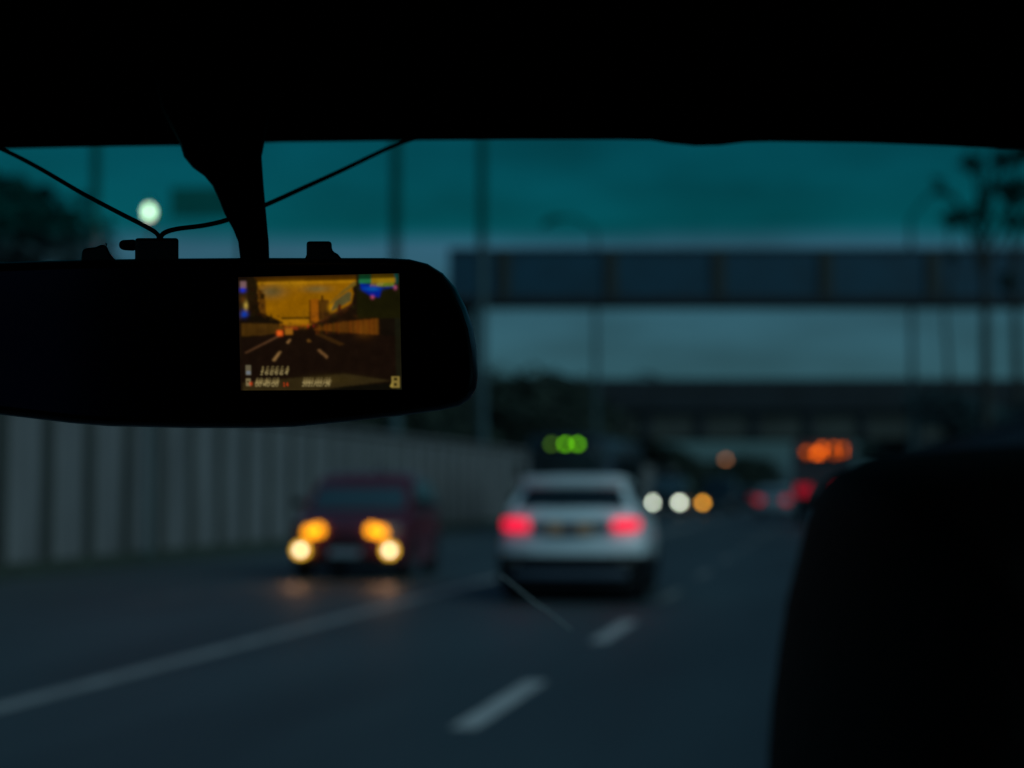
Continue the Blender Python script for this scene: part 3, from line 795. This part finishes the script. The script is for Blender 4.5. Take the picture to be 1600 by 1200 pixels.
# ------------------------------------------------------------------ rear-view mirror with display
TM = .80
mroot = CP(400, 530, TM)
rm = thing('rearview_mirror', tuple(mroot), 'wide black rear-view mirror with a lit orange dashcam display', 'mirror')
outl = [(-420,430),(-300,421),(-150,414),(0,410),(120,406),(250,404),(380,403),(520,403),(600,403),(640,405),(668,412),(692,427),(712,450),(728,480),(739,512),(745,548),(747,585),(744,608),(734,624),(718,634),(690,641),(640,648),(580,655),(522,661),(460,667),(400,669),(300,669),(170,666),(110,661),(60,655),(0,648),(-120,634),(-300,610),(-400,590),(-450,540),(-455,480)]
cx0, cy0 = 150, 535
def ringat(k, t_, dx=0, dy=0):
    out = []
    n = len(outl)
    for i in range(n):
        a = Vector(outl[i-1]); c = Vector(outl[(i+1) % n]); d = (c-a).normalized(); nn = Vector((d.y, -d.x))  # outward for clockwise-in-screen
        p = Vector(outl[i]) + nn*k
        out.append(CP(p.x+dx, p.y+dy, t_))
    return out
# silhouette ring sits at TM+.012; face is inset
b = MB(); b.loft([ringat(-13, TM-.0015), ringat(-8, TM-.003), ringat(-3, TM+.001), ringat(0, TM+.008), ringat(-4, TM+.022), ringat(-22, TM+.032), ringat(-60, TM+.038)])
b.build('housing', M['hous'], rm, origin=mroot, smooth=True, angle=50)
b = MB(); b.loft([ringat(-14, TM-.0020), ringat(-14, TM-.0008)]); b.build('mirror_glass', M['mglass'], rm, origin=mroot)
# display
SWc, SHc = 278, 197
cv = np.zeros((SHc, SWc, 3))
def srgb(c):
    c = np.array(c, float)/255; return np.where(c <= .04045, c/12.92, ((c+.055)/1.055)**2.4)
X, Y = np.meshgrid(np.arange(SWc)*5+100+2.5, np.arange(SHc)*5+85+2.5)
def poly(pts, col, al=1.0):
    inside = np.zeros(X.shape, bool); n = len(pts)
    for i in range(n):
        x1, y1 = pts[i]; x2, y2 = pts[(i+1) % n]
        if y1 == y2: continue
        c = ((Y > min(y1,y2)) & (Y <= max(y1,y2))) & (X < (x2-x1)*(Y-y1)/(y2-y1)+x1)
        inside ^= c
    cv[inside] = cv[inside]*(1-al) + srgb(col)*al
def rect(x0, y0, x1, y1, col, al=1.0): poly([(x0,y0),(x1,y0),(x1,y1),(x0,y1)], col, al)
def blob(x, y, rx, ry, col, al=1.0):
    wgt = np.exp(-(((X-x)/rx)**2 + ((Y-y)/ry)**2))[..., None]*al
    cv[:] = cv*(1-wgt) + srgb(col)*wgt
def blur(s):
    r = int(s*3)+1; kx = np.exp(-(np.arange(-r, r+1)/s)**2/2); kx /= kx.sum()
    a = np.pad(cv, ((r,r),(0,0),(0,0)), 'edge'); o = sum(a[i:i+SHc]*kx[i] for i in range(2*r+1))
    a = np.pad(o, ((0,0),(r,r),(0,0)), 'edge'); cv[:] = sum(a[:, i:i+SWc]*kx[i] for i in range(2*r+1))
cv[:] = srgb((22,13,6))
rect(240,95,1115,520,(138,89,2)); rect(240,95,1115,140,(78,46,0)); rect(250,135,1110,160,(160,108,6))
blob(390,220,110,50,(92,82,48),.85); blob(420,200,40,40,(84,66,22),.6); blob(770,205,110,26,(100,90,48),.8)
# left bank
poly([(180,110),(250,110),(265,200),(275,340),(340,420),(450,470),(500,520),(500,620),(120,620),(120,110)], (22,14,4))
poly([(270,180),(330,240),(340,450),(300,430),(275,360)], (88,52,8)); rect(292,235,325,280,(34,22,4))
poly([(360,470),(378,400),(392,440),(400,470)], (70,45,4))
# bridge and far gap
rect(450,462,700,505,(160,105,8)); rect(465,440,720,460,(52,36,2)); rect(475,380,480,445,(110,72,2),.6)
# towers
rect(705,295,720,500,(70,36,4)); rect(718,290,790,500,(150,80,8)); rect(785,300,880,470,(70,42,8)); rect(812,260,832,320,(62,36,4)); rect(790,320,800,470,(46,26,4))
rect(650,380,668,450,(118,78,4),.7); blob(905,370,34,34,(170,118,8))
# right bank and canopy
poly([(1115,150),(1115,520),(700,520),(880,430),(1000,380),(1070,330),(1090,250),(1080,210)], (24,14,6))
poly([(1105,140),(1115,175),(960,270),(900,330),(880,330),(1000,220)], (104,82,26))
poly([(930,310),(1040,235),(1070,240),(1065,310),(990,350),(890,400)], (82,74,38)); poly([(945,390),(965,330),(985,350),(975,390)], (72,24,6))
poly([(780,480),(1080,330),(1085,350),(800,490)], (60,30,16))
# walls
poly([(120,480),(240,480),(440,500),(500,540),(420,590),(120,600)], (58,36,6))
for i in range(16): rect(130+i*19, 485, 138+i*19, 592, (84,56,16), .6)
poly([(740,545),(960,490),(1300,462),(1300,600),(1100,600),(760,580)], (84,44,6))
for i in range(12):
    xx = 1290 - i*44; rect(xx-22, 470+i*4, xx, 598, (104,58,10), .55)
rect(1115,100,1490,465,(23,21,4)); rect(1300,465,1490,620,(18,12,6))
# top right corner
rect(1140,92,1245,130,(8,50,26)); rect(1140,130,1245,165,(30,104,62)); rect(1245,92,1460,125,(66,48,2)); rect(1245,125,1450,165,(140,108,10)); rect(1290,165,1440,195,(92,108,26))
poly([(1148,165),(1250,178),(1335,205),(1440,196),(1445,202),(1335,215),(1312,284),(1245,276),(1160,220)], (4,26,130))
blob(1255,215,56,16,(8,86,165),.9); blob(1195,205,30,14,(6,60,160),.7); blob(1252,284,14,13,(200,80,110),.8); blob(1450,205,12,16,(200,90,130),.8)
for i in range(5): poly([(1235+i*22,190),(1252+i*22,165),(1258+i*22,167),(1243+i*22,192)], (190,150,80), .7)
poly([(1440,90),(1475,90),(1475,170),(1455,190),(1448,120)], (6,60,52))
# left strip icons
rect(112,120,180,460,(40,28,10)); rect(122,125,172,185,(120,90,92)); blob(140,200,22,16,(20,50,210)); blob(165,335,16,34,(176,146,60)); blob(140,285,20,26,(90,50,10),.7); blob(150,412,26,30,(10,60,170))
# road
poly([(640,545),(1490,620),(1490,1070),(120,1070),(120,620),(520,560)], (22,12,6))
poly([(440,595),(455,600),(160,745),(140,745)], (92,60,36)); poly([(505,660),(530,630),(545,632),(520,668)], (140,100,56))
poly([(380,810),(440,735),(462,732),(400,818)], (140,104,60)); poly([(680,640),(700,630),(720,655),(690,658)], (96,62,22))
poly([(765,725),(790,720),(860,780),(850,800)], (104,72,40)); poly([(750,590),(820,590),(1010,680),(960,690)], (56,34,10), .8)
rect(425,555,475,600,(190,70,14)); blob(448,575,22,20,(230,96,30)); rect(495,530,560,590,(150,92,20)); rect(560,520,605,550,(120,44,14)); rect(690,500,700,530,(170,50,30)); rect(735,500,745,530,(150,40,30))
rect(625,525,670,560,(20,14,6))
# hood glow
poly([(120,1000),(600,960),(1000,930),(1200,960),(1400,990),(800,1060),(760,1072),(120,1072)], (46,36,16)); blob(900,980,200,40,(56,44,16),.7)
poly([(760,1072),(1000,1035),(1490,1000),(1490,1072)], (12,10,5))
rect(1440,465,1490,1070,(24,26,14),.6)
rngs = np.random.default_rng(4)
def cloudn(step, amp):
    g = rngs.normal(size=(SHc//step+3, SWc//step+3)); yy = np.arange(SHc)/step; xx = np.arange(SWc)/step
    y0 = yy.astype(int); x0 = xx.astype(int); fy = (yy-y0)[:, None]; fx = (xx-x0)[None]
    return amp*((g[y0][:, x0]*(1-fx)+g[y0][:, x0+1]*fx)*(1-fy)+(g[y0+1][:, x0]*(1-fx)+g[y0+1][:, x0+1]*fx)*fy)
blob(600,330,160,120,(128,80,0),.5); blob(560,160,120,30,(158,112,14),.5); blob(860,420,120,26,(40,20,8),.7)
blob(300,560,60,30,(40,22,6),.5); blob(1180,560,70,60,(120,70,10),.35); blob(1000,530,60,50,(60,30,8),.5); blob(560,520,90,18,(120,60,20),.35)
for i in range(26):
    xx = 760+i*21; rect(xx, 500-(i*1.2), xx+rngs.integers(4,12), 590, (60+rngs.integers(0,60), 34+rngs.integers(0,26), 8), .45)
for i in range(14):
    xx = 300+rngs.integers(0,820); yy = 430+rngs.integers(0,70); blob(xx, yy, 14, 9, (50,28,8), .6)
poly([(180,100),(262,100),(272,150),(262,260),(180,330)], (30,20,6), .9); poly([(120,440),(300,400),(480,480),(480,500),(120,490)], (16,10,4), .8)
for i in range(60):
    xx = 190+rngs.integers(0,120); yy = 130+rngs.integers(0,300); blob(xx, yy, 12, 9, (16+rngs.integers(0,30), 12+rngs.integers(0,14), 5), .6)
for i in range(40):
    xx = 720+rngs.integers(0,380); yy = 500-(xx-720)*.42+rngs.integers(-10,34); blob(xx, yy, 16, 8, (22+rngs.integers(0,60), 14+rngs.integers(0,26), 8), .6)
for i in range(30):
    xx = 450+rngs.integers(0,250); blob(xx, 510+rngs.integers(0,30), 10, 8, (60+rngs.integers(0,110), 24+rngs.integers(0,60), 12), .5)
rect(722,300,728,500,(110,58,6),.6); rect(745,300,749,500,(120,66,8),.6); rect(768,305,774,500,(110,56,6),.6)
rect(820,310,824,460,(92,54,12),.6); rect(846,310,850,440,(40,24,6),.6); blob(830,300,30,12,(60,34,8),.6)
poly([(250,95),(1115,95),(1115,118),(250,122)], (58,34,2), .6)
blur(1.2)
tex = np.exp(cloudn(4, .045) + cloudn(11, .09) + cloudn(1, .04))
cv *= tex[..., None]
FONT = {'0':'0111010001100111010111001100010111','0':'01110100011000110001100011000101110','1':'00100011000010000100001000010001110','2':'01110100010000100010001000100011111',
 '3':'11110000010000101110000010000111110','4':'00010001100101010010111110001000010','5':'11111100001111000001000011000101110','6':'01110100001000011110100011000101110','8':'01110100011000101110100011000101110','/':'00001000010001000100010001000010000',':':'00000001000010000000001000010000000'}
def text(s, x, y, cw, chh, col, al=1.0, gap=1.25, shear=0.0):
    for ch in s:
        bits = FONT.get(ch)
        if bits:
            for i, bt in enumerate(bits):
                if bt == '1':
                    c_, r_ = i % 5, i // 5
                    xx = x + c_*cw/5 + shear*(6-r_); rect(xx, y+r_*chh/7, xx+cw/5+1.5, y+(r_+1)*chh/7+1, col, al)
        x += cw*gap*(.62 if ch in ':' else 1)
TX = (165,146,96)
for (s, x, y, cw, chh, g) in (('166664', 272, 898, 26, 38, 1.62), ('00:40:20', 228, 997, 22, 36, 1.25), ('2021/02/26', 630, 997, 19, 36, 1.28)):
    text(s, x, y, cw, chh, TX, .8, g, .8)
    text(s, x+14, y-36, cw, chh, (150,130,80), .38, g)
    text(s, x+9, y-20, cw, chh, (150,130,80), .38, g)
text('14', 468, 1002, 20, 30, (190,60,20), .9)
rect(150,850,196,935,(96,88,66)); rect(157,900,192,930,(105,112,120)); rect(152,965,188,1032,(120,106,72)); rect(160,985,175,1000,(40,30,10)); blob(190,1010,12,14,(200,60,20))
rect(1400,955,1470,1050,(128,108,50)); rect(1420,965,1450,990,(50,42,12)); rect(1420,1010,1445,1035,(50,42,12)); poly([(1385,1040),(1410,990),(1410,1050)], (150,128,56))
blur(1.15)
v = []; f = []
c4 = [(372,433),(624,427),(628,609),(376,610)]     # top-left, top-right, bottom-right, bottom-left in the picture
for j in range(SHc):
    tv = j/(SHc-1)
    for i in range(SWc):
        tu = i/(SWc-1)
        x = (c4[0][0]*(1-tu)+c4[1][0]*tu)*(1-tv)+(c4[3][0]*(1-tu)+c4[2][0]*tu)*tv
        y = (c4[0][1]*(1-tu)+c4[1][1]*tu)*(1-tv)+(c4[3][1]*(1-tu)+c4[2][1]*tu)*tv
        v.append(CP(x, y, TM-.0028)-mroot)
for j in range(SHc-1):
    for i in range(SWc-1):
        a = j*SWc+i; f.append((a, a+SWc, a+SWc+1, a+1))
sm = bpy.data.materials.new('display_picture'); sm.use_nodes = True; nt = sm.node_tree; bs_ = nt.nodes['Principled BSDF']
bs_.inputs['Base Color'].default_value = (.002,.002,.002,1); bs_.inputs['Roughness'].default_value = .4; bs_.inputs['Specular IOR Level'].default_value = .1
at = nt.nodes.new('ShaderNodeAttribute'); at.attribute_name = 'picture'
nt.links.new(at.outputs['Color'], bs_.inputs['Emission Color']); bs_.inputs['Emission Strength'].default_value = K*.95
so = mesh_obj('display_screen', v, f, sm, rm)
so['label'] = 'lit orange dashcam picture of the road with clock and date figures'
ca_ = so.data.color_attributes.new('picture', 'FLOAT_COLOR', 'POINT')
arr = np.ones((SHc*SWc, 4)); arr[:, :3] = cv.reshape(-1, 3)
ca_.data.foreach_set('color', arr.astype(np.float32).ravel())
# clamps on the top edge
def blockpx(name, pts, t0, t1, m, parent=rm, bevel=.0012):
    b = MB(); b.loft([[CP(x, y, t0) for (x, y) in pts], [CP(x, y, t1) for (x, y) in pts]])
    return b.build(name, m, parent, origin=mroot, bevel=bevel)
blockpx('clip', [(128,392),(133,388),(150,386),(158,382),(166,383),(172,396),(182,408),(126,410)], TM-.002, TM+.02, M['hous'])
blockpx('plug', [(186,378),(192,375),(212,374),(212,392),(192,391),(186,387)], TM+.004, TM+.014, M['rubber'])
blockpx('clip', [(211,372),(279,372),(279,410),(211,410)], TM-.001, TM+.022, M['hous'])
blockpx('clip', [(479,377),(518,377),(519,392),(528,397),(537,408),(474,410),(479,398)], TM-.002, TM+.02, M['hous'])
b = MB()
g0 = CP(165, 383.5, TM-.003)
b.tube([CP(165,380,TM-.003), CP(166,384,TM-.003)], .0006, 6); b.build('metal_pin', mat('bright_pin', (.9,.9,.85), .2, metal=1.0), rm, origin=mroot)
# stalk up to the roof
st = [(60,(232,436)),(120,(238,432)),(170,(252,424)),(200,(268,418)),(225,(281,413)),(245,(287,409)),(262,(301,410)),(275,(319,411)),(290,(332,412)),(312,(342,414)),(335,(351,416)),(358,(364,418)),(378,(372,420)),(410,(376,421))]
rings = []
for (py, (a, c)) in st:
    tt = TM + .022 + (410-py)/350*.17
    m_ = (a+c)/2; hw_ = (c-a)/2
    dp = hw_/F*tt*.55
    ring = []
    for k in range(16):
        an = 2*math.pi*k/16
        cc_ = math.copysign(abs(math.cos(an))**.7, math.cos(an)); ss_ = math.copysign(abs(math.sin(an))**.7, math.sin(an))
        ring.append(CP(m_+hw_*cc_, py, tt + dp*ss_))
    rings.append(ring)
b = MB(); b.loft(rings); b.build('mounting_arm', M['rubber'], rm, origin=mroot, smooth=True)

# cables
def cable(label, pts, r, group=None):
    P = [CP(x, y, t_) for x, y, t_ in pts]
    # Catmull-Rom
    out = []
    for i in range(len(P)-1):
        p0, p1, p2, p3 = P[max(i-1,0)], P[i], P[i+1], P[min(i+2, len(P)-1)]
        for k in range(6):
            u = k/6; out.append(.5*((2*p1)+(-p0+p2)*u+(2*p0-5*p1+4*p2-p3)*u*u+(-p0+3*p1-3*p2+p3)*u**3))
    out.append(P[-1])
    o0 = out[0].copy()
    b = MB(); b.tube([p-o0 for p in out], r, 8)
    o = b.build('cable', M['rubber'], None, smooth=True); o.location = o0
    tag(o, label, 'cable', 'thin cables of the dashcam mirror')
cable('thin black cable slanting from the upper left down to the mirror clip', [(-120,180,.95),(-60,208,.93),(5,234,.91),(60,262,.88),(125,300,.86),(185,332,.84),(226,353,.82),(246,366,.815),(250,380,.812)], .00108)
cable('thin black cable rising to the right behind the mirror arm up to the roof', [(250,380,.815),(254,366,.82),(275,358,.825),(320,352,.84),(360,342,.86),(420,318,.89),(475,293,.92),(530,268,.95),(580,244,.98),(615,228,1.0),(660,214,1.03),(740,206,1.05)], .00115)

# ------------------------------------------------------------------ headrest of the front seat
hr_out = [(x_+9, y_+5) for x_, y_ in [(1262,1560),(1215,1400),(1203,1290),(1204,1200),(1210,1120),(1221,1035),(1233,955),(1251,885),(1266,824),(1280,784),(1296,753),(1320,731),(1360,715),(1424,703),(1500,696),(1600,691),(1800,688),(2100,698),(2300,708),(2400,730),(2460,790),(2500,900),(2520,1100),(2500,1350),(2440,1560)]]
TS = .44
base = CP(1860, 1560, .42)
seat = thing('front_seat', (base.x, base.y, .3), 'black leather front seat whose rounded headrest fills the lower right', 'car seat')
so_ = Vector((base.x, base.y, .3))
def hring(k, t_):
    n = len(hr_out); out = []
    for i in range(n):
        a = Vector(hr_out[max(i-1,0)]) if i else Vector(hr_out[0])-Vector((0,-1)); c = Vector(hr_out[min(i+1,n-1)])
        d = (c-a).normalized(); nn = Vector((d.y, -d.x))
        p = Vector(hr_out[i]) + nn*k
        q = CP(p.x, p.y, TS)           # metric outline at TS, moved in depth only
        l = CM.inverted() @ q; out.append(CM @ Vector((l.x, l.y, -t_)))
    return out
b = MB(); b.loft([hring(-170,.335), hring(-120,.337), hring(-75,.345), hring(-40,.36), hring(-16,.38), hring(-3,.405), hring(0,.425), hring(0,.445), hring(-10,.465), hring(-40,.48), hring(-110,.487)])
ho = b.build('headrest', M['leather'], seat, origin=so_, smooth=True, angle=80)
for px in (1640, 2080):
    p0 = CP(px, 1500, .41); b = MB(); b.tube([p0, p0-Vector((0,0,.16))], .006, 8); b.build('headrest_post', M['rim'], seat, origin=so_)
bx, by = base.x, base.y
bk = MB()
bk.loft([[Vector((bx+sx*wd, by+dy+oy, z)) for (sx, dy) in ((-1,-.05),(-.85,-.08),(.85,-.08),(1,-.05),(1,.05),(.8,.09),(-.8,.09),(-1,.05))] for (z, wd, oy) in ((.45,.26,.12),(.6,.27,.09),(.95,.26,.03),(1.08,.22,.0),(base.z-.06,.17,-.005))])
bk.build('backrest', M['leather'], seat, origin=so_, smooth=True, angle=60)
b = MB(); b.box(bx-.26, bx+.26, by+.0, by+.6, .3, .47); b.build('seat_cushion', M['leather'], seat, origin=so_, bevel=.05)
